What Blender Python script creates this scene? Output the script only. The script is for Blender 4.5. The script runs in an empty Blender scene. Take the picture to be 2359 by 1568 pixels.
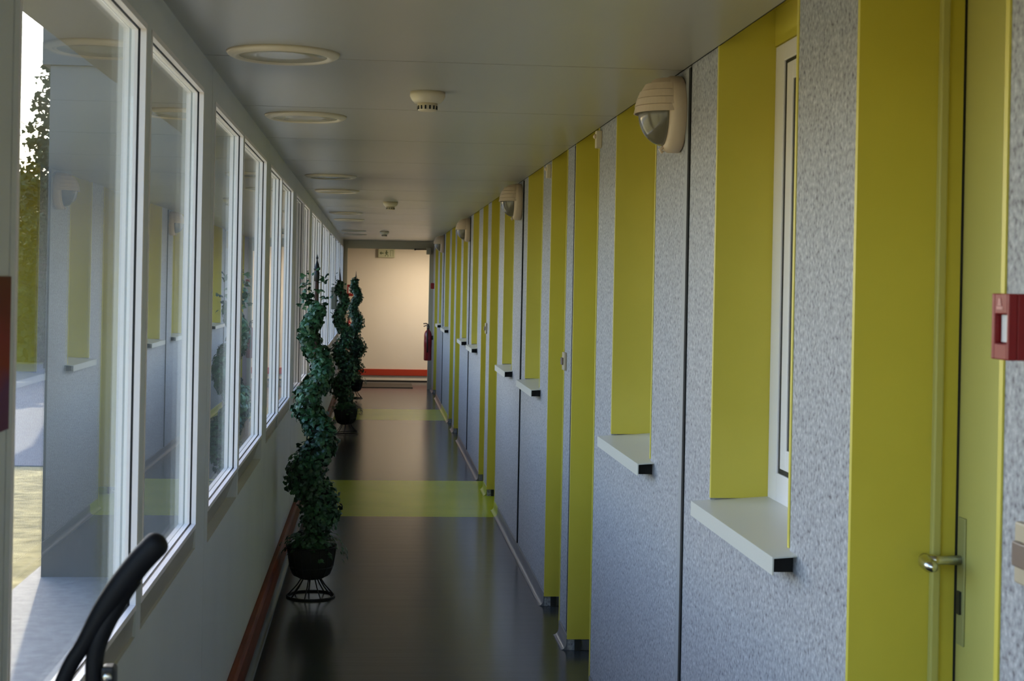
import bpy, math, random
from mathutils import Vector, Matrix
random.seed(7)
SC = bpy.context.scene
COL = SC.collection
PI = math.pi

# ------------------------------------------------------------------ camera
EYE = 1.56
cam_d = bpy.data.cameras.new('camera')
cam = bpy.data.objects.new('camera', cam_d)
COL.objects.link(cam)
SC.camera = cam
FPX, W_PX = 3500.0, 2359.0
ROLL = math.radians(1.1)
YAW = math.atan(315.5 / math.cos(ROLL) / FPX)
cam_d.sensor_fit = 'HORIZONTAL'
cam_d.sensor_width = 36.0
cam_d.lens = 36.0 * FPX / W_PX
cam_d.shift_y = -128.94 / W_PX
cam_d.clip_start, cam_d.clip_end = 0.05, 500.0
F = Vector((math.sin(YAW), math.cos(YAW), 0))
R = Vector((math.cos(YAW), -math.sin(YAW), 0))
U = Vector((0, 0, 1))
R2 = R * math.cos(ROLL) + U * math.sin(ROLL)
U2 = U * math.cos(ROLL) - R * math.sin(ROLL)
m = Matrix((R2, U2, -F)).transposed().to_4x4()
m.translation = Vector((0, 0, EYE))
cam.matrix_world = m
cam_d.dof.use_dof = True
cam_d.dof.focus_distance = 6.5
cam_d.dof.aperture_fstop = 13.0

# ------------------------------------------------------------------ light, exposure
SC.view_settings.view_transform = 'Standard'
SC.view_settings.look = 'None'
SC.view_settings.gamma = 1.0
SC.view_settings.use_curve_mapping = False
SC.view_settings.exposure = -0.32
SUN_EL, SUN_AZ = math.radians(33), math.radians(-9)     # azimuth from +Y towards +X
world = bpy.data.worlds.new('world')
SC.world = world
world.use_nodes = True
nt = world.node_tree
nt.nodes.clear()
sky = nt.nodes.new('ShaderNodeTexSky')
sky.sky_type = 'NISHITA'
sky.sun_disc = False
sky.sun_elevation = SUN_EL
sky.sun_rotation = SUN_AZ
sky.air_density = 1.0
sky.dust_density = 2.0
sky.ozone_density = 1.2
bg = nt.nodes.new('ShaderNodeBackground')
bg.inputs['Strength'].default_value = 1.35
wo = nt.nodes.new('ShaderNodeOutputWorld')
tint = nt.nodes.new('ShaderNodeMix')
tint.data_type = 'RGBA'
tint.blend_type = 'MULTIPLY'
tint.inputs[0].default_value = 1.0
tint.inputs[7].default_value = (0.93, 0.95, 1.06, 1)      # camera white balance
nt.links.new(sky.outputs[0], tint.inputs[6])
nt.links.new(tint.outputs[2], bg.inputs['Color'])
nt.links.new(bg.outputs[0], wo.inputs['Surface'])
sun_d = bpy.data.lights.new('sun', 'SUN')
sun_d.energy = 13
sun_d.angle = math.radians(0.6)
sun_d.color = (1.0, 0.86, 0.66)
sun = bpy.data.objects.new('sun', sun_d)
COL.objects.link(sun)
sun.location = (6, 20, 14)
sdir = Vector((math.sin(SUN_AZ) * math.cos(SUN_EL), math.cos(SUN_AZ) * math.cos(SUN_EL), math.sin(SUN_EL)))
sun.rotation_euler = sdir.to_track_quat('Z', 'Y').to_euler()


# ------------------------------------------------------------------ materials
def mat(name, color, rough=0.5, metal=0.0, spec=0.5, coat=0.0, transm=0.0, emit=None, emit_s=0.0):
    mt = bpy.data.materials.new(name)
    mt.use_nodes = True
    b = mt.node_tree.nodes['Principled BSDF']
    b.inputs['Base Color'].default_value = (*color, 1)
    b.inputs['Roughness'].default_value = rough
    b.inputs['Metallic'].default_value = metal
    b.inputs['Specular IOR Level'].default_value = spec
    b.inputs['Coat Weight'].default_value = coat
    b.inputs['Transmission Weight'].default_value = transm
    if emit:
        b.inputs['Emission Color'].default_value = (*emit, 1)
        b.inputs['Emission Strength'].default_value = emit_s
    return mt


def nodes(mt):
    t = mt.node_tree
    return t, t.nodes, t.links, t.nodes['Principled BSDF']


def noise_color(mt, c0, c1, scale=8.0, detail=4.0, p0=0.35, p1=0.65, stretch=(1, 1, 1), bump=0.0, bump_d=0.002, extra=None):
    t, n, l, b = nodes(mt)
    tc = n.new('ShaderNodeTexCoord')
    mp = n.new('ShaderNodeMapping')
    mp.inputs['Scale'].default_value = stretch
    nz = n.new('ShaderNodeTexNoise')
    nz.inputs['Scale'].default_value = scale
    nz.inputs['Detail'].default_value = detail
    rp = n.new('ShaderNodeValToRGB')
    rp.color_ramp.elements[0].position = p0
    rp.color_ramp.elements[0].color = (*c0, 1)
    rp.color_ramp.elements[1].position = p1
    rp.color_ramp.elements[1].color = (*c1, 1)
    for pos, c in (extra or []):
        e = rp.color_ramp.elements.new(pos)
        e.color = (*c, 1)
    l.new(tc.outputs['Object'], mp.inputs['Vector'])
    l.new(mp.outputs[0], nz.inputs['Vector'])
    l.new(nz.outputs['Fac'], rp.inputs[0])
    l.new(rp.outputs[0], b.inputs['Base Color'])
    if bump:
        bp = n.new('ShaderNodeBump')
        bp.inputs['Strength'].default_value = bump
        bp.inputs['Distance'].default_value = bump_d
        l.new(nz.outputs['Fac'], bp.inputs['Height'])
        l.new(bp.outputs[0], b.inputs['Normal'])
    return mt


M = {}
M['speckle'] = noise_color(mat('speckled_render', (0.36, 0.355, 0.36), 0.62), (0.11, 0.10, 0.11), (0.55, 0.54, 0.54),
                           scale=105, detail=4.0, p0=0.28, p1=0.74, bump=0.5, bump_d=0.003,
                           extra=[(0.41, (0.30, 0.29, 0.30)), (0.54, (0.365, 0.36, 0.365))])
M['lime'] = noise_color(mat('lime_paint', (0.5, 0.5, 0.06), 0.42), (0.62, 0.515, 0.056), (0.66, 0.55, 0.066), scale=3, bump=0.0)
M['lime_door'] = mat('lime_door_paint', (0.52, 0.47, 0.13), 0.4)
M['panel'] = noise_color(mat('grey_wall_panel', (0.5, 0.5, 0.5), 0.38), (0.62, 0.63, 0.61), (0.67, 0.68, 0.66), scale=2)
M['white'] = mat('white_window_plastic', (0.88, 0.81, 0.79), 0.35)
M['cream'] = mat('cream_plastic', (0.70, 0.54, 0.38), 0.42)
M['warm_white'] = mat('warm_white_plastic', (0.66, 0.56, 0.38), 0.38)
M['ceiling'] = noise_color(mat('ceiling_panel', (0.62, 0.6, 0.54), 0.3), (0.40, 0.375, 0.315), (0.44, 0.41, 0.345), scale=1.5, stretch=(1, .4, 1))
M['gasket'] = mat('black_gasket', (0.012, 0.011, 0.012), 0.6)
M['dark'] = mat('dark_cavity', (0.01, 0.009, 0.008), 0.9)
M['apron'] = noise_color(mat('apron_board', (0.42, 0.37, 0.30), 0.3), (0.34, 0.31, 0.26), (0.42, 0.38, 0.32), scale=6, stretch=(1, .3, 3))
M['sill'] = mat('painted_metal_sill', (0.68, 0.65, 0.57), 0.35)
M['cove'] = mat('vinyl_coving', (0.13, 0.13, 0.15), 0.28)
M['cove_lime'] = mat('lime_vinyl_coving', (0.36, 0.41, 0.03), 0.3)
M['cove_dark'] = mat('dark_vinyl_coving', (0.07, 0.07, 0.075), 0.4)
M['joint_strip'] = mat('grey_joint_strip', (0.33, 0.33, 0.33), 0.5)
M['rail'] = noise_color(mat('brown_bumper_rail', (0.16, 0.06, 0.035), 0.5, spec=0.12), (0.12, 0.026, 0.012), (0.20, 0.046, 0.022), scale=9, stretch=(3, .25, 3))
M['redrail'] = mat('red_bumper_rail', (0.42, 0.04, 0.012), 0.35)
M['lobby'] = noise_color(mat('lobby_wall_paint', (0.78, 0.7, 0.58), 0.6), (0.76, 0.69, 0.57), (0.80, 0.73, 0.61), scale=1.2)
M['portal'] = mat('portal_paint', (0.40, 0.35, 0.24), 0.5)
M['red'] = mat('red_plastic', (0.25, 0.010, 0.010), 0.42, spec=0.35)
M['red_gloss'] = mat('red_enamel', (0.27, 0.008, 0.010), 0.25, coat=0.3)
M['black'] = mat('black_plastic', (0.012, 0.012, 0.013), 0.45)
M['rubber'] = mat('black_rubber_grip', (0.006, 0.006, 0.008), 0.6, spec=0.25)
M['iron'] = mat('black_wrought_iron', (0.012, 0.012, 0.013), 0.45, metal=0.3)
M['steel'] = mat('brushed_steel', (0.62, 0.60, 0.56), 0.22, metal=1.0)
M['plate'] = mat('olive_metal_plate', (0.34, 0.33, 0.13), 0.35, metal=0.2)
M['beige'] = mat('beige_plastic', (0.46, 0.37, 0.25), 0.45)
M['brown_button'] = mat('brown_button', (0.18, 0.12, 0.09), 0.4)
M['diffuser'] = mat('frosted_diffuser', (0.40, 0.35, 0.23), 0.2)
M['globe'] = mat('smoked_lamp_glass', (0.17, 0.145, 0.095), 0.16, coat=0.3)
M['paperwhite'] = mat('white_insert', (0.62, 0.60, 0.60), 0.5)
M['pictogram'] = mat('pale_red_pictogram', (0.55, 0.22, 0.19), 0.5)
M['pictowhite'] = mat('white_pictogram', (0.8, 0.74, 0.7), 0.5)
M['signgreen'] = mat('pale_green_sign', (0.55, 0.56, 0.36), 0.4)
M['signdark'] = mat('dark_green_symbol', (0.16, 0.20, 0.10), 0.5)
M['greybox'] = mat('grey_box_plastic', (0.085, 0.085, 0.06), 0.6)
M['mat'] = noise_color(mat('brown_doormat', (0.05, 0.04, 0.03), 0.95), (0.035, 0.028, 0.02), (0.06, 0.045, 0.035), scale=120)
M['wingwall'] = noise_color(mat('grey_cladding', (0.16, 0.155, 0.135), 0.7), (0.13, 0.125, 0.11), (0.16, 0.155, 0.135), scale=1.5)
M['fascia'] = mat('grey_fascia', (0.10, 0.10, 0.09), 0.6)
M['soffit'] = mat('soffit_board', (0.15, 0.135, 0.105), 0.7)
M['roof'] = mat('roof_membrane', (0.25, 0.25, 0.25), 0.9)
M['concrete'] = noise_color(mat('concrete_path', (0.5, 0.49, 0.46), 0.85), (0.30, 0.29, 0.28), (0.38, 0.37, 0.35), scale=14, detail=8)
M['grass'] = noise_color(mat('dry_grass', (0.2, 0.2, 0.05), 0.95), (0.15, 0.13, 0.045), (0.40, 0.34, 0.15), scale=5, detail=9, p0=.32, p1=.68, bump=0.8, bump_d=0.05)
M['bark'] = noise_color(mat('bark', (0.08, 0.06, 0.04), 0.9), (0.05, 0.035, 0.02), (0.11, 0.08, 0.05), scale=14, stretch=(1, 1, .2))
M['conifer'] = noise_color(mat('conifer_needles', (0.03, 0.05, 0.012), 0.8), (0.018, 0.03, 0.008), (0.05, 0.075, 0.02), scale=2.5)
M['ivy'] = noise_color(mat('ivy_leaf', (0.03, 0.11, 0.04), 0.42), (0.010, 0.042, 0.016), (0.035, 0.115, 0.045), scale=22, detail=2)
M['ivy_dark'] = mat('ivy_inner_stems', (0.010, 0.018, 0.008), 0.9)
M['liner'] = mat('dark_moss_liner', (0.012, 0.013, 0.010), 0.9)
M['poster'] = None

# glossy wavy vinyl floor, grey and lime
def floor_mat(name, c0, c1, rough=0.19, spec=0.23):
    mt = noise_color(mat(name, c0, rough, spec=spec), c0, c1, scale=2.2, detail=5, stretch=(1, 1, 1))
    t, n, l, b = nodes(mt)
    tc = n.new('ShaderNodeTexCoord')
    mp = n.new('ShaderNodeMapping')
    mp.inputs['Scale'].default_value = (0.3, 4.5, 1)
    nz = n.new('ShaderNodeTexNoise')
    nz.inputs['Scale'].default_value = 3.0
    nz.inputs['Detail'].default_value = 5
    bp = n.new('ShaderNodeBump')
    bp.inputs['Strength'].default_value = 0.16
    bp.inputs['Distance'].default_value = 0.004
    l.new(tc.outputs['Object'], mp.inputs['Vector'])
    l.new(mp.outputs[0], nz.inputs['Vector'])
    l.new(nz.outputs['Fac'], bp.inputs['Height'])
    l.new(bp.outputs[0], b.inputs['Normal'])
    return mt


M['floor'] = floor_mat('grey_vinyl_floor', (0.041, 0.043, 0.050), (0.051, 0.053, 0.060))
M['floor_lime'] = floor_mat('lime_vinyl_floor', (0.34, 0.40, 0.02), (0.38, 0.43, 0.025), 0.22, 0.16)


def glass_mat():
    mt = bpy.data.materials.new('window_glass')
    mt.use_nodes = True
    t = mt.node_tree
    t.nodes.clear()
    o = t.nodes.new('ShaderNodeOutputMaterial')
    mx = t.nodes.new('ShaderNodeMixShader')
    tr = t.nodes.new('ShaderNodeBsdfTransparent')
    tr.inputs['Color'].default_value = (0.93, 0.95, 0.93, 1)
    gl = t.nodes.new('ShaderNodeBsdfGlossy')
    gl.inputs['Roughness'].default_value = 0.0
    gl.inputs['Color'].default_value = (1, 1, 1, 1)
    lw = t.nodes.new('ShaderNodeLayerWeight')
    lw.inputs['Blend'].default_value = 0.5
    pw = t.nodes.new('ShaderNodeMath')
    pw.operation = 'POWER'
    pw.inputs[1].default_value = 4.3
    ma = t.nodes.new('ShaderNodeMath')
    ma.operation = 'MULTIPLY_ADD'
    ma.inputs[1].default_value = 0.95
    ma.inputs[2].default_value = 0.05
    t.links.new(lw.outputs['Facing'], pw.inputs[0])
    t.links.new(pw.outputs[0], ma.inputs[0])
    t.links.new(ma.outputs[0], mx.inputs[0])
    t.links.new(tr.outputs[0], mx.inputs[1])
    t.links.new(gl.outputs[0], mx.inputs[2])
    t.links.new(mx.outputs[0], o.inputs[0])
    return mt


M['glass'] = glass_mat()


# ------------------------------------------------------------------ mesh helpers
class MB:
    def __init__(s):
        s.v, s.f, s.sm = [], [], []

    def add(s, vs, fs, smooth=False):
        o = len(s.v)
        s.v += [tuple(v) for v in vs]
        s.f += [tuple(i + o for i in f) for f in fs]
        s.sm += [smooth] * len(fs)
        return s

    def box(s, x0, x1, y0, y1, z0, z1):
        x0, x1 = min(x0, x1), max(x0, x1)
        y0, y1 = min(y0, y1), max(y0, y1)
        z0, z1 = min(z0, z1), max(z0, z1)
        vs = [(x0, y0, z0), (x1, y0, z0), (x1, y1, z0), (x0, y1, z0), (x0, y0, z1), (x1, y0, z1), (x1, y1, z1), (x0, y1, z1)]
        return s.add(vs, [(0, 3, 2, 1), (4, 5, 6, 7), (0, 1, 5, 4), (1, 2, 6, 5), (2, 3, 7, 6), (3, 0, 4, 7)])

    def prism_y(s, prof, y0, y1, smooth=False):
        """profile in (x,z), counter-clockwise seen from -Y, extruded along Y"""
        n = len(prof)
        vs = [(x, y0, z) for x, z in prof] + [(x, y1, z) for x, z in prof]
        fs = [tuple(range(n)), tuple(range(2 * n - 1, n - 1, -1))]
        s.add(vs, fs)
        s.add(vs, [((i + 1) % n, i, i + n, (i + 1) % n + n) for i in range(n)], smooth)
        return s

    def lathe(s, prof, seg=32, mtx=None, smooth=True):
        """profile [(r,z)], revolved round Z, then moved by mtx"""
        vs, fs = [], []
        for r, z in prof:
            for k in range(seg):
                a = 2 * PI * k / seg
                vs.append(Vector((r * math.cos(a), r * math.sin(a), z)))
        for i in range(len(prof) - 1):
            for k in range(seg):
                k2 = (k + 1) % seg
                fs.append((i * seg + k, i * seg + k2, (i + 1) * seg + k2, (i + 1) * seg + k))
        fs.append(tuple(range(seg - 1, -1, -1)))
        fs.append(tuple((len(prof) - 1) * seg + k for k in range(seg)))
        if mtx is not None:
            vs = [mtx @ v for v in vs]
        return s.add(vs, fs, smooth)

    def tube(s, pts, rad, seg=10, closed=False, flat=1.0):
        pts = [Vector(p) for p in pts]
        n = len(pts)
        rads = rad if isinstance(rad, (list, tuple)) else [rad] * n
        vs, fs = [], []
        up = Vector((0, 0, 1))
        prev = None
        for i, p in enumerate(pts):
            if closed:
                d = pts[(i + 1) % n] - pts[i - 1]
            else:
                d = pts[min(i + 1, n - 1)] - pts[max(i - 1, 0)]
            d.normalize()
            if prev is None:
                a = d.cross(up)
                if a.length < 1e-3:
                    a = d.cross(Vector((1, 0, 0)))
            else:
                a = prev - d * prev.dot(d)
            a.normalize()
            prev = a
            b = d.cross(a)
            for k in range(seg):
                t = 2 * PI * k / seg
                vs.append(p + (a * math.cos(t) + b * math.sin(t) * flat) * rads[i])
        m_ = n if closed else n - 1
        for i in range(m_):
            j = (i + 1) % n
            for k in range(seg):
                k2 = (k + 1) % seg
                fs.append((i * seg + k, i * seg + k2, j * seg + k2, j * seg + k))
        if not closed:
            fs.append(tuple(range(seg - 1, -1, -1)))
            fs.append(tuple((n - 1) * seg + k for k in range(seg)))
        return s.add(vs, fs, True)

    def ring_yz(s, y0, y1, z0, z1, w, x0, x1):
        """rectangular frame in the YZ plane, w wide, from x0 to x1"""
        s.box(x0, x1, y0, y0 + w, z0, z1)
        s.box(x0, x1, y1 - w, y1, z0, z1)
        s.box(x0, x1, y0 + w, y1 - w, z0, z0 + w)
        s.box(x0, x1, y0 + w, y1 - w, z1 - w, z1)
        return s

    def build(s, name, material, parent=None, bevel=0.0, loc=None):
        me = bpy.data.meshes.new(name)
        me.from_pydata(s.v, [], s.f)
        me.validate()
        me.update()
        mats = material if isinstance(material, (list, tuple)) else [material]
        for q in mats:
            me.materials.append(q)
        if len(me.polygons) == len(s.sm):
            me.polygons.foreach_set('use_smooth', s.sm)
        o = bpy.data.objects.new(name, me)
        COL.objects.link(o)
        if parent is not None:
            o.parent = parent
        if loc:
            o.location = loc
        if bevel:
            bv = o.modifiers.new('bevel', 'BEVEL')
            bv.width = bevel
            bv.segments = 2
            bv.limit_method = 'ANGLE'
            bv.angle_limit = math.radians(40)
        return o


def tag(o, label, cat, group=None, kind=None):
    o['label'] = label
    o['category'] = cat
    if group:
        o['group'] = group
    if kind:
        o['kind'] = kind
    return o


def empty(name, loc, label, cat, group=None, kind=None, rot=(0, 0, 0)):
    o = bpy.data.objects.new(name, None)
    COL.objects.link(o)
    o.location = loc
    o.rotation_euler = rot
    o.empty_display_size = 0.1
    return tag(o, label, cat, group, kind)


def copy_tree(o, loc=None, parent=None, label=None):
    c = o.copy()
    COL.objects.link(c)
    if parent is not None:
        c.parent = parent
    for ch in list(o.children):
        copy_tree(ch, parent=c)
    if loc is not None:
        c.location = loc
    if label:
        c['label'] = label
    return c


ORD = ['first', 'second', 'third', 'fourth', 'fifth', 'sixth', 'seventh', 'eighth', 'ninth', 'tenth', 'eleventh',
       'twelfth', 'thirteenth', 'fourteenth', 'fifteenth', 'sixteenth', 'seventeenth', 'eighteenth', 'nineteenth',
       'twentieth', 'twenty-first', 'twenty-second', 'twenty-third', 'twenty-fourth']

# ------------------------------------------------------------------ main dimensions (metres)
XL, XR = -0.47, 0.85            # corridor faces of the two long walls
ZC = 2.165                      # ceiling
YB, YP, YE = -2.45, 22.35, 23.95  # back wall, portal, end wall
ZS, ZH = 0.887, 2.073           # left window opening
JL = [-2.45, -0.2, 2.01, 4.377, 6.72, 8.88, 11.13, 13.38, 15.63, 17.88, 20.13, YP]
EXPL = {2: [(2.04, 3.132), (3.197, 4.161)], 3: [(4.457, 5.398), (5.44, 6.549)],
        4: [(6.814, 7.622), (7.66, 8.66)], 5: [(9.04, 9.95), (10.0, 10.85)], 1: [(-0.1, 0.82), (0.88, 1.80)]}
LW = []
for i in range(len(JL) - 1):
    LW += EXPL.get(i, [(JL[i] + .10, JL[i] + 1.05), (JL[i] + 1.10, JL[i + 1] - .20)])
# right wall openings, near edge - far edge
RW = [(-1.3, -0.6), (0.1, 0.8), (3.026, 3.759), (4.589, 5.368), (7.736, 8.495), (9.33, 10.03), (12.54, 13.26), (14.02, 14.72), (17.45, 18.44), (19.45, 20.02)]
RD = [(1.985, 2.638), (5.782, 6.459), (6.741, 7.349), (10.455, 11.166), (11.53, 12.05), (15.09, 15.86), (16.27, 16.98), (20.62, 21.53)]
JR = [4.092, 6.50, 8.74, 11.20, 13.63, 15.92, 18.81]
ZW = 2.26                       # head of the right-hand openings, above the ceiling edge
ZSILL = 1.035

# ------------------------------------------------------------------ setting: floor, ceiling, walls
mb = MB()
ys = [YB, 10.15, 12.0, 17.25, 18.75, YE]
for a, b in zip(ys[:-1], ys[1:]):
    mb.box(-2.2 if a >= 18 else -0.57, 1.05, a, b, -0.12, 0.0)
mb.box(1.05, 3.5, YP, YE, -0.12, 0.0)
fl = mb.build('floor', [M['floor'], M['floor_lime']])
for p in fl.data.polygons:
    cy = p.center.y
    p.material_index = 1 if (10.15 < cy < 12.0 or 17.25 < cy < 18.75) and p.center.x < 2 else 0
tag(fl, 'grey vinyl corridor floor with two lime green bands across it', 'floor', kind='structure')

seams = [4.17 + 1.18 * k for k in range(-5, 16)]
edges = [YB] + [s for s in seams if YB + .1 < s < YP - .1] + [YP]
mb, sk = MB(), MB()
sk.box(XR - .008, XR, YB, YP, ZC + .003, ZC + .03)
for a, b in zip(edges[:-1], edges[1:]):
    mb.box(XL - 0.005, XR - 0.008, a + .004, b - .004, ZC, ZC + .03)
    if b < YP:
        sk.box(XL, XR - .008, b - .004, b + .004, ZC + .002, ZC + .03)
tag(mb.build('ceiling', M['ceiling']), 'pale metal panel ceiling with fine cross seams', 'ceiling', kind='structure')

tag(sk.build('trim_8', M['dark']), 'dark fine seams between the ceiling panels', 'trim', kind='structure')

# wall_left: sill wall, posts and head band in one, split at the module joints
mb = MB()
for i in range(len(JL) - 1):
    j0, j1 = JL[i] + .003, JL[i + 1] - .003
    zt = 0.795 if i == 3 else 0.832
    mb.box(XL - .056, XL, j0, j1, -0.32, zt)
    mb.box(XL - .056, XL, j0, j1, ZH, ZC - .003)
    ws = [w for w in LW if JL[i] <= w[0] < JL[i + 1]]
    cuts = [j0] + [e for w in ws for e in w] + [j1]
    for a, b in zip(cuts[0::2], cuts[1::2]):
        mb.box(XL - .056, XL, a, b, zt, ZH)
tag(mb.build('wall_left', M['panel']), 'light grey panel wall under and between the corridor windows', 'wall', kind='structure')
mb = MB()
for j in JL[1:-1]:
    mb.box(XL - .05, XL - .012, j - .003, j + .003, -0.3, ZC)
tag(mb.build('trim_1', M['gasket']), 'dark joint seals between the grey wall panels', 'trim', kind='structure')
mb = MB()
for i, w in enumerate(LW):
    md = max(k for k in range(len(JL) - 1) if JL[k] <= w[0])
    zt, xb = (0.795, XL - .035) if md == 3 else (0.832, XL - .007)
    mb.prism_y([(XL - .055, zt), (xb, zt), (XL - .002, ZS), (XL - .055, ZS)], w[0], w[1])
tag(mb.build('trim_2', M['apron']), 'brownish apron boards under the corridor windows', 'trim', kind='structure')
mb = MB()
mb.prism_y([(XL, .1), (XL + .022, .1), (XL + .03, .115), (XL + .03, .2), (XL + .022, .215), (XL, .215)], YB, YP)
tag(mb.build('trim_3', M['rail'], bevel=.003), 'dark brown bumper rail low on the window wall', 'rail', kind='structure')


def cove(mb, xw, sgn, y0, y1):
    pr = [(xw, 0.0)]
    for k in range(6):
        a = PI / 2 * k / 5
        pr.append((xw - sgn * (.028 - .024 * math.sin(a)), .0008 + .03 - .03 * math.cos(a)))
    pr += [(xw - sgn * .004, .062), (xw, .066)]
    if sgn < 0:
        pr = pr[::-1]
    mb.prism_y(pr[::-1], y0, y1, True)


mb = MB()
cove(mb, XL, -1, YB, YP)
tag(mb.build('baseboard_left', M['cove_dark']), 'grey vinyl coving along the window wall', 'baseboard', kind='structure')

# wall_right
ops = sorted([(a, b, 'w') for a, b in RW] + [(a, b, 'd') for a, b in RD])
mb = MB()
dk = MB()
cv, cvl = MB(), MB()


def cove_r(a, b):
    cuts = [a] + [q for q in (10.15, 12.0, 17.25, 18.75) if a < q < b] + [b]
    for p, q in zip(cuts[:-1], cuts[1:]):
        c = (p + q) / 2
        cove(cvl if 10.15 < c < 12.0 or 17.25 < c < 18.75 else cv, XR, 1, p, q)


def gap(j):
    return .0115


def solid(a, b, z0, z1):
    js = [j for j in JR if a < j < b]
    pts = [a] + js + [b]
    for k in range(len(pts) - 1):
        p = pts[k] + (gap(pts[k]) if k > 0 else 0)
        q = pts[k + 1] - (gap(pts[k + 1]) if k < len(pts) - 2 else 0)
        mb.box(XR, XR + .2, p, q, z0, z1)
    for j in js:
        dk.box(XR - (.004 if j == 4.092 else .007 if j in (8.74, 13.63, 18.81) else .0005), XR + .19, j - .011, j + .011, z0 if z0 > .5 else .07, min(z1, ZC - .004))


y = YB
for a, b, k in ops:
    solid(y, a, -.12, ZW)
    cove_r(y, a)
    if k == 'w':
        solid(a, b, -.12, ZSILL - .01)
        cove_r(a, b)
    y = b
solid(y, YP, -.12, ZW)
cove_r(y, YP)
tag(mb.build('wall_right', M['speckle']), 'grey speckled render wall with lime door and window recesses', 'wall', kind='structure')
tag(dk.build('trim_4', M['dark']), 'black open joints between the speckled wall panels', 'trim', kind='structure')
tag(cvl.build('baseboard_right_lime', M['cove_lime']), 'lime green vinyl coving where the green floor bands meet the speckled wall', 'baseboard', kind='structure')
tag(cv.build('baseboard_right', M['cove']), 'grey vinyl coving along the speckled wall', 'baseboard', kind='structure')
# plain metal strip beside each main joint
mb = MB()
for j in (4.092, 8.74, 13.63, 18.81):
    mb.box(XR - .004, XR + .01, j + .012, j + .05, .07, ZC - .006)
tag(mb.build('trim_5', M['joint_strip']), 'smooth grey cover strips beside the black joints', 'trim', kind='structure')

# back wall, portal, lobby, roof, rooms
mb = MB()
mb.box(-0.57, -.36, YB - .1, YB, -.12, ZW)
mb.box(.74, 3.5, YB - .1, YB, -.12, ZW)
mb.box(-.36, .74, YB - .1, YB, 2.1, ZW)
mb.box(-.36, .74, YB - .1, YB, -.12, .02)
tag(mb.build('wall_back', M['panel']), 'plain grey wall closing the corridor behind the viewer', 'wall', kind='structure')
mb = MB()
mb.box(XL, -0.405, YP - .06, YP + .04, 0, ZC)
mb.box(.79, XR + .2, YP - .06, YP + .04, 0, ZC)
mb.box(-.405, .79, YP - .06, YP + .04, 2.045, ZC)
tag(mb.build('trim_6', M['portal'], bevel=.004), 'beige brown portal frame at the far end of the corridor', 'portal', kind='structure')
mb = MB()
mb.box(-2.3, 3.6, YE, YE + .2, -.3, 2.5)
tag(mb.build('wall_end', M['lobby']), 'cream wall of the lit lobby at the far end', 'wall', kind='structure')
mb = MB()
mb.box(-2.3, XL - .1, YP - .05, YP + .05, -.3, 2.3)
mb.box(-2.3, -2.2, YP + .05, YE, -.3, 2.3)
tag(mb.build('wall_west', M['lobby']), 'lobby walls beyond the portal on the garden side', 'wall', kind='structure')
mb = MB()
mb.box(XR + .2, 3.6, YP - .05, YP + .05, -.12, 2.3)
mb.box(3.5, 3.6, YB - .1, YE, -.3, 2.3)
tag(mb.build('wall_east', M['lobby']), 'outer and cross walls enclosing the rooms and lobby', 'wall', kind='structure')
mb = MB()
mb.box(XR + .2, 3.5, YB, YP - .05, -.12, -.02)
tag(mb.build('floor_rooms', M['floor']), 'floor of the unlit rooms behind the doors', 'floor', kind='structure')
mb = MB()
mb.box(-2.2, 3.5, YP + .04, YE, 2.2, 2.28)
tag(mb.build('ceiling_lobby', M['ceiling']), 'pale ceiling of the lobby beyond the portal', 'ceiling', kind='structure')
mb = MB()
mb.box(-1.0, 3.8, YB - .3, YE + .2, 2.3, 2.42)
tag(mb.build('roof', M['soffit']), 'flat roof slab with an overhang above the windows', 'roof', kind='structure')
mb = MB()
mb.box(-2.2, 3.5, YE - .025, YE - .001, .095, .195)
tag(mb.build('trim_7', M['redrail'], bevel=.004), 'red bumper rail across the far cream wall', 'rail', kind='structure')
mb = MB()
mb.box(-2.2, 3.5, YE - .012, YE - .001, 0, .02)
tag(mb.build('baseboard_end', M['dark']), 'dark skirting line under the far cream wall', 'baseboard', kind='structure')

# ------------------------------------------------------------------ left windows
n = 0
for (a, b) in LW:
    n += 1
    w = empty('window_%d' % n, (XL, (a + b) / 2, ZS), 'white framed corridor window on the garden side, %s from the near end' % ORD[n - 1],
              'window', 'garden side windows', 'structure')
    h = (b - a) / 2
    H = ZH - ZS
    MB().ring_yz(-h, h, 0, H, .012, .0015, -.0105).build('frame', M['white'], w)
    MB().ring_yz(-h, h, 0, H, .0122, -.0105, -.0150).build('gasket', M['gasket'], w)
    MB().ring_yz(-h, h, 0, H, .014, -.0150, -.0215).build('sash', M['white'], w)
    MB().box(-.0215, -.0275, -h + .004, h - .004, .004, H - .004).build('glass_pane', M['glass'], w)

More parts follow.
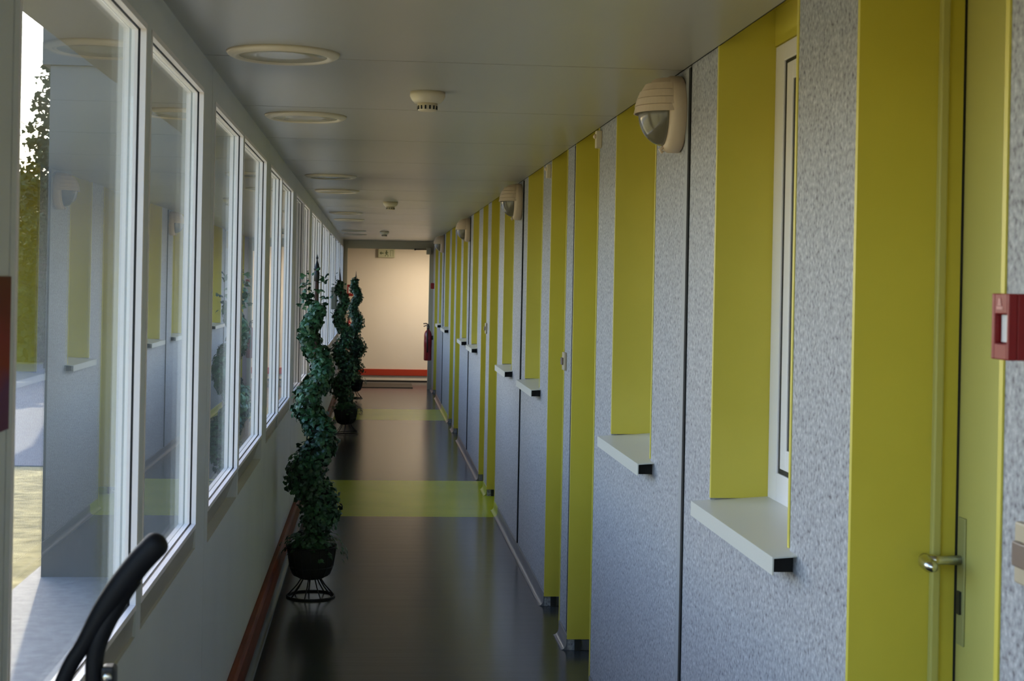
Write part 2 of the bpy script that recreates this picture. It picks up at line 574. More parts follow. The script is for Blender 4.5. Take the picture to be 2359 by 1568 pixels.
# ------------------------------------------------------------------ right windows with reveal and sill
def right_window(w, a, b):
    L = b - a
    h = L / 2
    z0, z1 = ZSILL, ZW
    r = MB()
    r.box(-.002, .15, h - .012, h + .001, z0, z1)
    r.box(-.002, .15, -h - .001, -h + .012, z0, z1)
    r.box(.0, .2, -h, h, z1, z1 + .02)
    r.box(.14, .2, -h + .012, h - .012, 2.17, z1)
    r.build('reveal', M['lime'], w)
    fr = MB()
    hw = h - .012

    def ringm(m_, iy, zb, zt, wy, wb, wt, x0, x1):
        # frame with its outer edge inset iy, uneven side / bottom / top widths
        m_.box(x0, x1, -hw + iy, -hw + iy + wy, zb, zt)
        m_.box(x0, x1, hw - iy - wy, hw - iy, zb, zt)
        m_.box(x0, x1, -hw + iy + wy, hw - iy - wy, zb, zb + wb)
        m_.box(x0, x1, -hw + iy + wy, hw - iy - wy, zt - wt, zt)
        return m_
    ringm(fr, 0, z0 + .002, 2.168, .080, .072, .044, .143, .2).build('frame', M['white'], w, bevel=.002)
    ringm(MB(), .080, z0 + .074, 2.124, .018, .012, .008, .1475, .2).build('gasket', M['gasket'], w)
    ringm(MB(), .098, z0 + .086, 2.116, .052, .05, .045, .146, .2).build('sash', M['white'], w, bevel=.002)
    ringm(MB(), .150, z0 + .136, 2.071, .016, .008, .006, .150, .2).build('bead', M['gasket'], w)
    MB().box(.17, .176, -hw + .166, hw - .166, z0 + .144, 2.065).build('glass_pane', M['glass'], w)
    s = MB()
    s.prism_y([(-.05, z0 - .012), (-.05, z0 - .045), (-.047, z0 - .045), (-.047, z0 - .012), (.143, z0 + .002), (.143, z0 + .005), (-.05, z0 - .009)][::-1], -h - .055, h + .0)
    so = s.build('sill', M['sill'], w)
    MB().box(-.044, -.001, -h - .030, h - .006, z0 - .043, z0 - .014).build('sill_shade', M['dark'], so)  # dark block put in for the shade inside the hollow sill


for k, (a, b) in enumerate(RW):
    n += 1
    w = empty('window_%d' % n, (XR, (a + b) / 2, 0), 'narrow tall window in a lime recess of the speckled wall, %s from the near end' % ORD[k],
              'window', 'room windows in lime recesses', 'structure')
    right_window(w, a, b)

# ------------------------------------------------------------------ doors
def right_door(d, a, b, flip):
    h = (b - a) / 2
    j = MB()
    for s in (-1, 1):
        j.box(-.003, .145, s * (h + .001), s * (h - .012), .048, ZW)
    j.box(0, .2, -h, h, ZW, ZW + .02)
    j.build('jamb', M['lime'], d)
    r = MB()
    for s in (-1, 1):
        r.box(.142, .158, s * (h + .001), s * (h - .026), .048, ZW)
    r.build('door_stop', M['lime_door'], d, bevel=.003)
    r = MB()
    for s in (-1, 1):
        r.box(.158, .186, s * (h + .001), s * (h - .018), .03, ZW)
    r.build('door_frame', M['lime'], d)
    g = MB()
    for s in (-1, 1):
        g.box(.186, .192, s * (h + .001), s * (h - .0185), .0, ZW)
        g.box(.03, .055, s * (h + .001), s * (h - .02), .001, .048)
    g.build('seal', M['gasket'], d)
    c = MB()
    for s in (-1, 1):
        c.box(.055, .186, s * (h + .001), s * (h - .008), .001, .046)
    c.build('foot_coving', M['cove_lime'] if 10.15 < a < 12.0 else M['cove'], d)
    lf = MB().box(.19, .23, -h + .006, h - .020, .008, ZW - .02).build('leaf', M['lime_door'], d)
    yh = (h - .045) * (-1 if flip else 1)
    pl = MB().box(.186, .1905, yh - .016, yh + .016, .94, 1.165).build('lock_plate', M['plate'], lf, bevel=.004)
    MB().box(.182, .187, yh - .007, yh + .007, .995, 1.035).build('keyhole', M['black'], lf)
    kb = MB()
    kb.tube([(.188, yh, 1.09), (.15, yh, 1.09), (.125, yh, 1.09)], [.0085, .0085, .011], 14)
    kb.tube([(.131, yh + .012, 1.09), (.124, yh + .006, 1.09), (.119, yh - .01, 1.088), (.118, yh - .035, 1.086), (.12, yh - .05, 1.085)], [.006, .012, .0125, .012, .007], 14)
    kb.build('handle', M['steel'], lf)


for k, (a, b) in enumerate(RD):
    d = empty('door_%d' % (k + 1), (XR, (a + b) / 2, 0), 'lime green door set in a lime recess of the speckled wall, %s from the near end' % ORD[k],
              'door', 'lime doors', 'structure')
    right_door(d, a, b, k % 2 == 1)

d = empty('door_9', (.19, YB - .05, .02), 'white glazed entrance door closing the corridor behind the viewer', 'door', kind='structure')
g = MB()
for x0, x1 in ((-.55, -.47), (.47, .55)):
    g.box(x0, x1, -.03, .03, 0, 2.08)
for z0, z1 in ((0, .12), (2.0, 2.08)):
    g.box(-.47, .47, -.03, .03, z0, z1)
g.build('leaf_frame', M['white'], d)
MB().box(-.47, .47, -.004, .004, .12, 2.0).build('glass_pane', M['glass'], d)

# ------------------------------------------------------------------ wall lamps
def make_wall_lamp():
    t = empty('wall_lamp', (XR, 4.225, 2.047), '', 'wall lamp', 'bulkhead wall lamps by the joints')
    rx = Matrix.Rotation(-PI / 2, 4, 'Y')                # lathe axis to -X
    MB().lathe([(.100, 0), (.108, .006), (.108, .034), (.102, .046), (.09, .05), (.02, .05)], 40, rx).build('base', M['cream'], t)
    g = MB()
    pr = [(.090 * math.cos(a), .045 + .075 * math.sin(a)) for a in [PI / 2 * k / 10 for k in range(11)]]
    pr[-1] = (.001, pr[-1][1])
    g.lathe(pr, 40, rx)
    g.build('globe', M['globe'], t)
    hd = MB()
    bands = [0.0, .022, .043, .064, .085]
    seg = 24
    vs, fs = [], []
    rows = []
    def qz(z):
        return math.sqrt(max(0.02, 1 - (z / .104) ** 2))
    for i in range(4):
        q0, q1 = qz(bands[i]), qz(bands[i + 1])
        rows += [(bands[i], q0 * 1.03), (bands[i + 1] - .005, (q0 * .55 + q1 * .45)), (bands[i + 1] - .004, q1 * .90), (bands[i + 1] - .0005, q1 * .90)]
    rows += [(.085, .56), (.095, .42), (.099, .2)]
    for z, s_ in rows:
        q = 1.0
        for k in range(seg + 1):
            a = -PI / 2 + PI * k / seg
            vs.append((-.040 - .088 * q * s_ * math.cos(a), .100 * q * s_ * math.sin(a), z))
    for i in range(len(rows) - 1):
        for k in range(seg):
            p = i * (seg + 1) + k
            fs.append((p, p + 1, p + seg + 2, p + seg + 1))
    hd.add(vs, fs, False)
    ho = hd.build('hood', M['cream'], t)
    sd = ho.modifiers.new('solid', 'SOLIDIFY')
    sd.thickness = .003
    MB().tube([(-.046, 0, -.09), (-.058, 0, -.1), (-.05, 0, -.108)], .005, 8).build('clip', M['cream'], t)
    return t


lamp = make_wall_lamp()
lamp['label'] = 'cream bulkhead wall lamp nearest the camera, under a louvred hood'
for y, lb in ((8.92, 'cream bulkhead wall lamp beside the second black wall joint'), (13.78, 'cream bulkhead wall lamp beside the third black wall joint'),
              (18.95, 'cream bulkhead wall lamp high on the wall, farthest along')):
    copy_tree(lamp, (XR, y, 2.047), label=lb)

# ------------------------------------------------------------------ round ceiling lights
def make_ceiling_light():
    t = empty('ceiling_light', (-.255, 4.09, ZC), '', 'ceiling light', 'round ceiling lights')
    MB().lathe([(.112, -.004), (.120, -.013), (.132, -.015), (.146, -.008), (.151, 0)], 48).build('trim_ring', M['warm_white'], t)
    MB().lathe([(.002, -.006), (.06, -.007), (.116, -.010), (.117, -.003), (.002, -.003)], 48).build('diffuser', M['diffuser'], t)
    return t


cl = make_ceiling_light()
cl['label'] = 'round flush ceiling light nearest the camera, at the first ceiling seam'
for k, y in enumerate((5.63, 8.80, 10.2, 13.45, 14.9, 18.2, 19.6)):
    copy_tree(cl, (-.265, y, ZC), label='round flush ceiling light, %s one along the ceiling from the camera' % ORD[k + 1])

# ------------------------------------------------------------------ smoke detectors
def make_smoke():
    t = empty('smoke_detector', (.155, 4.83, ZC), '', 'smoke detector', 'smoke detectors')
    MB().lathe([(.020, -.036), (.040, -.036), (.050, -.026), (.056, -.014), (.056, 0)], 32).build('base', M['warm_white'], t)
    MB().lathe([(.002, -.060), (.027, -.060), (.030, -.057), (.032, -.036), (.02, -.034)], 32).build('sensor_cap', M['warm_white'], t)
    s = MB()
    for k in range(14):
        a = 2 * PI * k / 14
        c, q = math.cos(a), math.sin(a)
        x, y = .031 * c, .031 * q
        vs = []
        for z in (-.056, -.044):
            for (dr, dt) in ((-.002, -.0025), (.0012, -.0025), (.0012, .0025), (-.002, .0025)):
                vs.append((x + c * dr - q * dt, y + q * dr + c * dt, z))
        s.add(vs, [(0, 3, 2, 1), (4, 5, 6, 7), (0, 1, 5, 4), (1, 2, 6, 5), (2, 3, 7, 6), (3, 0, 4, 7)])
    s.build('vent_slots', M['dark'], t)
    return t


sm = make_smoke()
sm['label'] = 'cream smoke detector nearest the camera on the ceiling'
copy_tree(sm, (.105, 11.5, ZC), label='cream smoke detector halfway along the ceiling')
copy_tree(sm, (.10, 18.25, ZC), label='cream smoke detector farthest along the ceiling, near the portal')

# ------------------------------------------------------------------ small wall fittings
def call_point(y, z, lab, pict=True):
    t = empty('fire_call_point', (XR, y, z), lab, 'fire alarm', 'red fire alarm call points')
    a = MB()
    # body with a recessed window in the -X face
    hy, hz, dx = .027, .0425, .05
    a.box(0, -dx + .012, -hy, hy, -hz, hz)
    a.box(-dx + .012, -dx, -hy, -hy + .006, -hz, hz)
    a.box(-dx + .012, -dx, hy - .010, hy, -hz, hz)
    a.box(-dx + .012, -dx, -hy + .006, hy - .010, .016, hz)
    a.box(-dx + .012, -dx, -hy + .006, hy - .010, -hz, -.022)
    a.build('body', M['red'], t, bevel=.0015)
    MB().box(-dx + .012, -dx + .008, -hy + .008, hy - .014, -.02, .015).build('press_window', M['paperwhite'], t)
    p = MB()
    p.add([(-dx - .0008, .010, .022), (-dx - .0008, -.010, .022), (-dx - .0008, -.010, .026), (-dx - .0008, .010, .026)], [(0, 1, 2, 3)])
    p.add([(-dx - .0008, .007, .027), (-dx - .0008, -.005, .027), (-dx - .0008, -.002, .036), (-dx - .0008, .004, .036)], [(0, 1, 2, 3)])
    p.build('pictogram', M['pictogram'], t)
    return t


call_point(1.887, 1.518, 'red fire alarm call point close up beside the nearest door')
call_point(21.93, 1.517, 'tiny red fire alarm call point by the far portal')


def switch_box(y, lab):
    t = empty('light_switch', (XR, y, 1.224), lab, 'light switch', 'beige switches beside the doors')
    MB().box(0, -.012, -.04, .04, -.04, .04).build('plate', M['beige'], t, bevel=.003)
    MB().box(-.012, -.020, -.018, .030, -.016, .016).build('rocker', M['brown_button'], t, bevel=.002)
    return t


switch_box(1.878, 'beige light switch with a brown rocker by the nearest lime door')
switch_box(6.70, 'beige light switch on the post between the first pair of lime doors')
switch_box(11.48, 'beige light switch on the post between the second pair of lime doors')


def door_marker(y, lab):
    t = empty('indicator_box', (XR, y, 2.118), lab, 'indicator', 'white indicator boxes above the doors')
    MB().box(0, -.022, -.02, .02, -.032, .034).build('housing', M['warm_white'], t, bevel=.003)
    MB().lathe([(.009, 0), (.009, .006), (.003, .010)], 14, Matrix.Translation((-.022, 0, .012)) @ Matrix.Rotation(-PI / 2, 4, 'Y')).build('lens', M['cream'], t)
    return t


door_marker(5.745, 'small white indicator box under the ceiling by the nearer of two lime doors')
door_marker(7.42, 'small white indicator box under the ceiling beyond the paired lime doors')

# grey box on the left wall
t = empty('junction_box', (XL, 16.55, 1.375), 'grey junction box on the window wall behind the ivy topiaries', 'junction box')
MB().box(.001, .055, -.06, .06, -.12, .12).build('housing', M['greybox'], t, bevel=.006)
MB().box(.055, .063, -.055, .055, -.112, .112).build('lid', M['greybox'], t, bevel=.004)

# poster on the nearest post
def poster_material():
    mt = mat('printed_poster', (0.2, 0.05, 0.05), 0.7, spec=0.12)
    t, nn, l, b = nodes(mt)
    tc = nn.new('ShaderNodeTexCoord')
    sp = nn.new('ShaderNodeSeparateXYZ')
    nz = nn.new('ShaderNodeTexNoise')
    nz.inputs['Scale'].default_value = 14
    ad = nn.new('ShaderNodeMath')
    ad.operation = 'MULTIPLY_ADD'
    ad.inputs[1].default_value = 0.16
    rp = nn.new('ShaderNodeValToRGB')
    cr = rp.color_ramp
    cr.elements[0].position = 0.05
    cr.elements[0].color = (.16, .06, .10, 1)
    cr.elements[1].position = 0.95
    cr.elements[1].color = (.17, .055, .02, 1)
    for p, c in ((.28, (.15, .05, .12)), (.42, (.30, .05, .02)), (.6, (.28, .045, .03)), (.75, (.20, .04, .02))):
        e = cr.elements.new(p)
        e.color = (*c, 1)
    dv = nn.new('ShaderNodeMath')
    dv.operation = 'MULTIPLY_ADD'
    dv.inputs[1].default_value = 4.6
    dv.inputs[2].default_value = 0.42
    l.new(tc.outputs['Object'], sp.inputs[0])
    l.new(tc.outputs['Object'], nz.inputs['Vector'])
    l.new(sp.outputs['Z'], dv.inputs[0])
    l.new(nz.outputs['Fac'], ad.inputs[0])
    l.new(dv.outputs[0], ad.inputs[2])
    l.new(ad.outputs[0], rp.inputs[0])
    l.new(rp.outputs[0], b.inputs['Base Color'])
    return mt


M['poster'] = poster_material()
t = empty('poster', (XL, 1.93, 1.46), 'red and purple printed poster on the nearest grey window post', 'poster')
MB().box(.001, .004, -.075, .075, -.098, .098).build('sheet', M['poster'], t)
MB().add([(.0046, -.05 + .035 * math.cos(2 * PI * k / 20), .012 + .05 * math.sin(2 * PI * k / 20)) for k in range(20)], [tuple(range(20))]).build('pale_motif', M['beige'], t)

# ------------------------------------------------------------------ lobby fittings
def extinguisher(loc, lab, face):
    t = empty('fire_extinguisher', loc, lab, 'fire extinguisher', 'red fire extinguishers')
    MB().lathe([(.045, 0), (.054, .006), (.056, .02), (.056, .36), (.052, .39), (.040, .42), (.022, .44), (.018, .46)], 28).build('cylinder', M['red_gloss'], t)
    v = MB()
    v.lathe([(.017, .455), (.02, .46), (.02, .50), (.012, .51)], 16)
    v.box(-.01, .01, -.012, .012, .48, .53)
    v.build('valve', M['black'], t)
    h = MB()
    h.tube([(0, 0, .515), (-.03, 0, .535), (-.07, 0, .53)], .008, 8)
    h.tube([(0, 0, .50), (-.03, 0, .505), (-.065, 0, .49)], .007, 8)
    h.build('lever', M['black'], t)
    hs = MB()
    hs.tube([(0, -.02, .485), (-.01, -.06, .46), (-.012, -.066, .38), (-.01, -.063, .2), (-.008, -.063, .12)], .009, 8)
    hs.build('hose', M['black'], t)
    MB().lathe([(.0563, .20), (.0568, .201), (.0568, .30), (.0563, .301)], 28).build('label_band', M['pictowhite'] if face else M['red'], t)
    MB().box(*( (.05, .074, -.02, .02, .3, .36) if not face else (-.02, .02, .05, .074, .3, .36))).build('bracket', M['black'], t)
    return t


extinguisher((.776, 21.95, .44), 'dark red fire extinguisher hanging by the portal at the right', 0)
extinguisher((-.40, YE - .076, .50), 'red fire extinguisher under the red sign, half hidden by ivy', 1)

t = empty('fire_sign', (-.395, YE, 1.42), 'square red fire sign on the far cream wall', 'sign')
MB().box(-.055, .055, -.008, -.001, -.09, .09).build('panel', M['red'], t)
sg = MB()
sg.box(-.018, .012, -.0095, -.008, -.045, .03)
sg.box(-.012, .004, -.0095, -.008, .03, .045)
sg.box(-.02, -.012, -.0095, -.008, .036, .05)
sg.add([(.022, -.009, -.05), (.04, -.009, -.05), (.034, -.009, -.01), (.028, -.009, .01)], [(0, 1, 2, 3)])
sg.build('symbol', M['pictowhite'], t)

t = empty('exit_sign', (.17, YE, 2.012), 'pale green emergency exit sign on the far cream wall', 'sign')
MB().box(-.13, .13, -.075, -.001, -.068, .068).build('housing', M['signgreen'], t, bevel=.006)
s = MB()
yf = -.0765
s.box(-.095, -.045, yf, -.075, -.008, .008)
s.add([(-.108, yf, 0), (-.080, yf, -.028), (-.080, yf, .028)], [(0, 1, 2)])
s.add([(.0 + .012 * math.cos(2 * PI * k / 14), yf, .034 + .012 * math.sin(2 * PI * k / 14)) for k in range(14)], [tuple(range(14))])
s.box(-.012, .012, yf, -.075, -.016, .022)
for pts in (((0, -.014), (-.022, -.05)), ((.002, -.014), (.026, -.03)), ((.026, -.03), (.022, -.054)), ((.0, .016), (.03, .004)), ((0, .016), (-.024, -.002))):
    (x0, z0), (x1, z1) = pts
    d = Vector((x1 - x0, 0, z1 - z0)).normalized()
    nn = Vector((-d.z, 0, d.x)) * .0055
    s.add([(x0 - nn.x, yf, z0 - nn.z), (x1 - nn.x, yf, z1 - nn.z), (x1 + nn.x, yf, z1 + nn.z), (x0 + nn.x, yf, z0 + nn.z)], [(0, 1, 2, 3)])
s.ring_yz(0, 0, 0, 0, 0, 0, 0) if False else None
s.box(.06, .066, yf, -.075, -.05, .05)
s.box(.10, .106, yf, -.075, -.05, .05)
s.box(.066, .10, yf, -.075, .044, .05)
s.build('pictogram', M['signdark'], t)
MB().lathe([(.03, 0), (.03, .02), (.02, .03)], 20, Matrix.Translation((-.02, -.04, .066))).build('mount', M['black'], t)

t = empty('door_closer', (.76, YP - .06, 2.05), 'small brown door closer with an arm on the far portal', 'door closer')
MB().box(-.02, .05, -.05, -.001, -.075, .03).build('housing', M['portal'], t, bevel=.01)
MB().tube([(-.01, -.03, -.005), (-.10, -.035, -.004), (-.19, -.035, -.006)], .007, 8).build('arm', M['black'], t)
MB().lathe([(.012, -.012), (.012, .012)], 12, Matrix.Translation((-.185, -.035, -.006))).build('pivot', M['black'], t)

tag(MB().box(-.42, .585, YP + .12, YE - .58, .0005, .012).build('doormat', M['mat'], bevel=.003), 'flat dark brown doormat on the lobby floor', 'doormat')

# lobby ceiling lamp (real fitting, out of sight round the corner)
t = empty('lobby_lamp', (.85, 22.7, 2.2), 'round lit ceiling lamp in the lobby', 'ceiling light')
MB().lathe([(.16, -.03), (.19, -.05), (.2, -.01), (.2, 0)], 40).build('ring', M['warm_white'], t)
MB().lathe([(.002, -.045), (.12, -.045), (.165, -.03), (.165, -.01), (.002, -.01)], 40).build('diffuser', mat('lit_diffuser', (.9, .8, .6), .5, emit=(1.0, .78, .5), emit_s=18.0), t)
ld = bpy.data.lights.new('lobby_lamp_light', 'AREA')
ld.shape = 'DISK'
ld.size = .36
ld.energy = 40
ld.color = (1.0, .84, .66)
lo = bpy.data.objects.new('lobby_lamp_light', ld)
COL.objects.link(lo)
lo.location = (0, 0, -.06)
lo.parent = t

# ------------------------------------------------------------------ ivy topiaries on wire stands
def leaf(mb, p, nrm, size, rnd):
    nrm = nrm.normalized()
    a = nrm.cross(Vector((rnd.uniform(-1, 1), rnd.uniform(-1, 1), rnd.uniform(-1, 1))))
    if a.length < 1e-3:
        a = nrm.orthogonal()
    a.normalize()
    b = nrm.cross(a)
    out = [(0, -.45, 0), (.35, -.5, -.08), (.55, -.1, -.14), (.32, .08, -.04), (.0, .62, -.12), (-.32, .08, -.04), (-.55, -.1, -.14), (-.35, -.5, -.08)]
    vs = [p + (a * x + b * y + nrm * z) * size for x, y, z in out]
    vs.append(p + nrm * size * .06)
    mb.add(vs, [(8, i, (i + 1) % 8) for i in range(8)], False)


def topiary(loc, lab, seed, height=1.0, phase=0.0, nl=3900, finial=True, fat=1.0, ztop=1.43, lean=0.0):
    rnd = random.Random(seed)
    t = empty('ivy_topiary', loc, lab, 'plant', 'spiral ivy topiaries along the window wall', rot=(0, lean, 0))
    st = MB()
    ring = [(.116 * math.cos(2 * PI * k / 40), .116 * math.sin(2 * PI * k / 40), .005) for k in range(40)]
    st.tube(ring, .005, 8, closed=True)
    for k in range(9):
        a = 2 * PI * k / 9 + .3
        c, q = math.cos(a), math.sin(a)
        st.tube([(.114 * c, .114 * q, .006), (.07 * c, .07 * q, .055), (.045 * c, .045 * q, .094)], .0036, 6)
    ring = [(.05 * math.cos(2 * PI * k / 24), .05 * math.sin(2 * PI * k / 24), .094) for k in range(24)]
    st.tube(ring, .004, 6, closed=True)
    st.build('stand', M['iron'], t)
    bk = MB()
    bk.lathe([(.03, .092), (.062, .094), (.088, .112), (.104, .150), (.112, .20), (.118, .245), (.110, .25), (.02, .24)], 32)
    bk.build('pot', M['liner'], t)
    wi = MB()
    for k in range(16):
        a = 2 * PI * k / 16
        c, q = math.cos(a), math.sin(a)
        wi.tube([(r * c, r * q, z) for r, z in ((.05, .092), (.090, .111), (.106, .150), (.114, .20), (.121, .25))], .0022, 5)
    for r, z in ((.107, .152), (.122, .25)):
        wi.tube([(r * math.cos(2 * PI * k / 32), r * math.sin(2 * PI * k / 32), z) for k in range(32)], .003, 6, closed=True)
    wi.build('wire_basket', M['iron'], t)
    pole = MB()
    pole.tube([(0, 0, .22), (0, 0, .9), (0, 0, 1.60)], [.012, .011, .009], 10)
    pole.tube([(-.008, 0, 1.30), (0.004, .004, 1.45), (.0, 0, 1.56)], .008, 8)
    pole.build('pole', mat_pole, t)
    if finial:
        fi = MB()
        fi.lathe([(.008, 1.555), (.0125, 1.56), (.0135, 1.60), (.0105, 1.607), (.009, 1.61), (.0165, 1.615), (.0165, 1.62), (.011, 1.632), (.0055, 1.652), (.003, 1.664), (.0055, 1.669), (.006, 1.674), (.0035, 1.680), (.001, 1.692)], 16)
        fi.build('finial', M['iron'], t)
    else:
        fi = MB()
        fi.lathe([(.009, 1.56), (.008, 1.62), (.004, 1.66), (.001, 1.70)], 10)
        fi.build('finial', M['iron'], t)
    # helix path
    z0, z1, pitch = .375, ztop, .350
    path, rads = [], []
    N = 160
    for k in range(N + 1):
        s = k / N
        z = z0 + (z1 - z0) * s
        ang = 2 * PI * (z - .60) / pitch + phase
        r = (.050 * (1 - s) + .034 * s) * (1 if s < .93 else (1 - s) / .07 * .9 + .1)
        path.append(Vector((-r * math.cos(ang), -r * math.sin(ang), z)))
        rads.append((.116 * (1 - s) + .046 * s) * fat * (1 if s > .05 else .85))
    core = MB()
    core.tube(path[::2], [q * .62 for q in rads[::2]], 8)
    core.build('inner_stems', M['ivy_dark'], t)
    lv = MB()
    for _ in range(nl):
        s = rnd.random() ** 1.25
        i = min(N, int(s * N))
        c, q = path[i], rads[i]
        d = Vector((rnd.gauss(0, 1), rnd.gauss(0, 1), rnd.gauss(0, 1))).normalized()
        rr = q * rnd.uniform(.62, 1.0) * (1.1 if rnd.random() < .06 else 1)
        p = c + d * rr
        leaf(lv, p, d + Vector((rnd.gauss(0, .45), rnd.gauss(0, .45), rnd.gauss(.35, .4))), rnd.uniform(.022, .034), rnd)
    for _ in range(430):                                     # growth round the pot rim
        a = rnd.uniform(0, 2 * PI)
        r = rnd.uniform(.03, .125)
        z = rnd.uniform(.235, .315) - (0.045 if r > .115 and rnd.random() < .4 else 0)
        p = Vector((r * math.cos(a), r * math.sin(a), z))
        leaf(lv, p, Vector((math.cos(a) * .6, math.sin(a) * .6, 1 + rnd.gauss(0, .4))), rnd.uniform(.022, .034), rnd)
    for bx, by, bz in ((.15, -.02, .235), (-.135, -.02, .265), (.16, .03, .21)):
        for _ in range(9):
            leaf(lv, Vector((bx + rnd.gauss(0, .012), by + rnd.gauss(0, .012), bz + rnd.gauss(0, .018))), Vector((bx, by, .1)), .027, rnd)
    for _ in range(64 if finial else 26):                                      # loose shoots near the tip
        leaf(lv, Vector((rnd.choice((-.06, -.05, -.03, .03)) + rnd.gauss(0, .02), rnd.gauss(0, .02), 1.475 + rnd.gauss(0, .055))), Vector((rnd.gauss(0, 1), rnd.gauss(0, 1), 1)), rnd.uniform(.022, .032), rnd)
    for k in range(5):
        leaf(lv, Vector((-.045, 0, 1.56 + .012 * k)), Vector((rnd.gauss(0, 1), rnd.gauss(0, 1), 1)), .014, rnd)
    o = lv.build('foliage', M['ivy'], t)
    return t


mat_pole = noise_color(mat('rusty_brown_pole', (.06, .03, .02), .6), (.035, .016, .01), (.08, .035, .022), scale=30)
topiary((-.287, 7.567, 0), 'spiral ivy topiary nearest the camera, with a black spear finial', 3)
topiary((-.262, 15.65, .007), 'dark spiral ivy topiary in the middle of the row of three', 11, phase=2.2, nl=3400, finial=False, fat=1.04, ztop=1.54, lean=math.radians(-3.4))
topiary((-.255, 20.4, 0), 'spiral ivy topiary farthest away, against the cream end wall', 23, phase=1.85, nl=3600, finial=False, fat=1.25, ztop=1.58)

# ------------------------------------------------------------------ pushchair in the foreground, only its handle in view
def spline(pts, n=8):
    pts = [Vector(p) for p in pts]
    P = [pts[0] * 2 - pts[1]] + pts + [pts[-1] * 2 - pts[-2]]
    out = []
    for i in range(1, len(P) - 2):
        for k in range(n):
            t_ = k / n
            a, b, c, d = P[i - 1], P[i], P[i + 1], P[i + 2]
            out.append(.5 * ((2 * b) + (c - a) * t_ + (2 * a - 5 * b + 4 * c - d) * t_ ** 2 + (3 * b - a - 3 * c + d) * t_ ** 3))
    out.append(pts[-1])
    return out


pc = empty('pushchair', (0, 1.9, 0), 'black pushchair handle curving up in front of the nearest windows', 'pushchair')
hp = spline([(-.425, -.04, .78), (-.405, -.02, .94), (-.370, -.004, 1.065), (-.344, 0, 1.114), (-.325, 0, 1.149), (-.302, 0, 1.183), (-.281, 0, 1.211), (-.262, 0, 1.232)])
nh = len(hp)
rd = []
for i, p in enumerate(hp):
    u = min(1, max(0, (p.z - 1.10) / .08))
    rd.append(.0098 + .0062 * u)
d_ = (hp[-1] - hp[-2]).normalized()
for k in range(1, 7):
    a_ = PI / 2 * k / 6
    hp.append(hp[nh - 1] + d_ * .013 * math.sin(a_))
    rd.append(max(.0012, .016 * math.cos(a_)))
MB().tube(hp, rd, 18).build('handle', M['rubber'], pc)
fp = spline([(-.355, .12, .30), (-.345, .04, .70), (-.336, .01, .95), (-.334, .0, 1.06), (-.332, .0, 1.10), (-.320, .0, 1.134), (-.301, .001, 1.170), (-.288, .001, 1.19)])
MB().tube(fp, .0108, 14).build('strut', M['rubber'], pc)
br = MB().box(-.324, -.307, -.012, .012, 1.03, 1.084).build('clamp', M['black'], pc, bevel=.004)
MB().lathe([(.006, 0), (.006, .003), (.003, .004)], 12, Matrix.Translation((-.316, -.012, 1.072)) @ Matrix.Rotation(PI / 2, 4, 'X')).build('screw', M['steel'], br)
lg = MB()
lg.tube([(-.425, -.04, .78), (-.42, .05, .45), (-.41, .20, .09)], .013, 10)
lg.tube([(-.355, .12, .30), (-.36, -.05, .2), (-.36, -.22, .09)], .013, 10)
lg.tube([(-.39, .08, .42), (-.355, .12, .30), (-.37, .18, .12)], .012, 10)
lg.build('frame', M['black'], pc)
for yy in (.20, -.22):
    MB().lathe([(.02, -.016), (.078, -.016), (.086, -.008), (.086, .008), (.078, .016), (.02, .016)], 28,
               Matrix.Translation((-.385 if yy > 0 else -.36, yy, .087)) @ Matrix.Rotation(PI / 2, 4, 'Y')).build('wheel', M['rubber'], pc)

# ------------------------------------------------------------------ outside
mb = MB()
mb.box(-90, 30, -60, 140, -.6, -.32)
tag(mb.build('ground', M['grass']), 'dry sunlit grass outside the windows', 'ground', kind='structure')
mb = MB()
mb.box(-2.1, -.5, YB - 2, YP - .05, -.34, -.30)
tag(mb.build('path', M['concrete']), 'pale concrete strip along the outside of the corridor', 'path', kind='structure')

t = empty('screen_wall', (-1.28, 9.7, -.3), 'grey exterior screen wall standing out from the corridor beyond the panes', 'wall')
MB().box(-.74, .735, -.1, .1, 0, 3.16).build('panel', M['wingwall'], t)
MB().box(-.785, .735, -.12, .12, 3.16, 3.6).build('cap', M['fascia'], t)

t = empty('building', (-2.3, YE + .3, -.3), 'grey flat roofed wing of the building beyond the windows', 'building')
MB().box(-2.55, 6.5, 0, 5, 0, 5.25).build('wall', M['wingwall'], t)
MB().box(-2.68, 6.6, -.14, 5.1, 5.25, 5.95).build('fascia', M['fascia'], t)

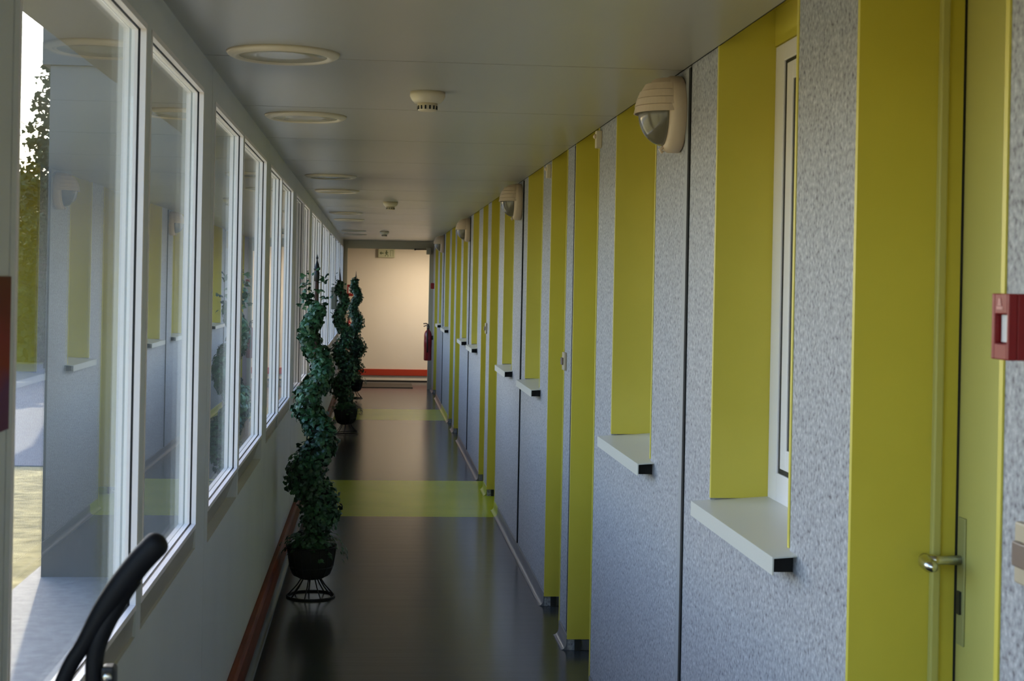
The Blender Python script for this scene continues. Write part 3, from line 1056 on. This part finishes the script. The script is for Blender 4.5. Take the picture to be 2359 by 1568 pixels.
def conifer(loc, lab, h, r, seed, nb=70):
    rnd = random.Random(seed)
    t = empty('conifer_tree', loc, lab, 'tree', 'trees outside')
    MB().tube([(0, 0, 0), (.05, 0, h * .5), (0, .03, h * .97)], [.16, .10, .015], 10).build('trunk', M['bark'], t)
    br, nd = MB(), MB()
    for k in range(nb):
        s = (k + rnd.random()) / nb
        z = h * (.10 + .88 * s)
        L = r * (1 - s) ** .8 * rnd.uniform(.65, 1.1) + .12
        a = k * 2.399 + rnd.uniform(-.3, .3)
        d = Vector((math.cos(a), math.sin(a), rnd.uniform(-.05, .35)))
        p0 = Vector((0, 0, z))
        p1 = p0 + d * L * .6
        p2 = p0 + d * L + Vector((0, 0, .06 * L))
        br.tube([p0, p1, p2], [.022, .014, .004], 5)
        for _ in range(int(26 + 60 * L)):
            u = rnd.uniform(.15, 1.05)
            p = p0 + (p2 - p0) * u + Vector((rnd.gauss(0, .09), rnd.gauss(0, .09), rnd.gauss(0, .07)))
            leaf(nd, p, Vector((rnd.gauss(0, 1), rnd.gauss(0, 1), rnd.gauss(0, 1))), rnd.uniform(.06, .13), rnd)
    br.build('branches', M['bark'], t)
    nd.build('needles', M['conifer'], t)
    return t


conifer((-6.5, 31.5, -.32), 'feathery dark conifer against the white sky at the left', 6.4, 1.5, 5, 80)
rnd = random.Random(31)
hg = empty('hedge', (-8.6, 34.5, -.32), 'dense dark green hedge beyond the grass, seen past the nearest post', 'hedge')
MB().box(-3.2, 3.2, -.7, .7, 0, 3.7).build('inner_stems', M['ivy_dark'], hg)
lv = MB()
for _ in range(5200):
    x, z = rnd.uniform(-3.4, 3.4), rnd.uniform(0, 4.0 + .35 * math.sin(rnd.random() * 9))
    y_ = rnd.uniform(-.95, -.65) if z < 3.7 and rnd.random() < .8 else rnd.uniform(-.9, .9)
    if z < 3.65 and y_ > -.65 and abs(x) < 3.2:
        z = rnd.uniform(3.7, 4.05)
    leaf(lv, Vector((x, y_, z)), Vector((rnd.gauss(0, .6), -1, rnd.gauss(.4, .6))), rnd.uniform(.12, .22), rnd)
lv.build('foliage', M['conifer'], hg)
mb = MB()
mb.box(-60, -2.15, 15.3, 32.8, -.34, -.31)  # blue grey slab laid over the far grass
tag(mb.build('ground_strip', noise_color(mat('blue_grey_ground', (.1, .11, .13), .9), (.10, .11, .13), (.15, .16, .185), scale=30, detail=8)), 'blue grey ground strip between the grass and the hedge', 'ground_strip', kind='structure')
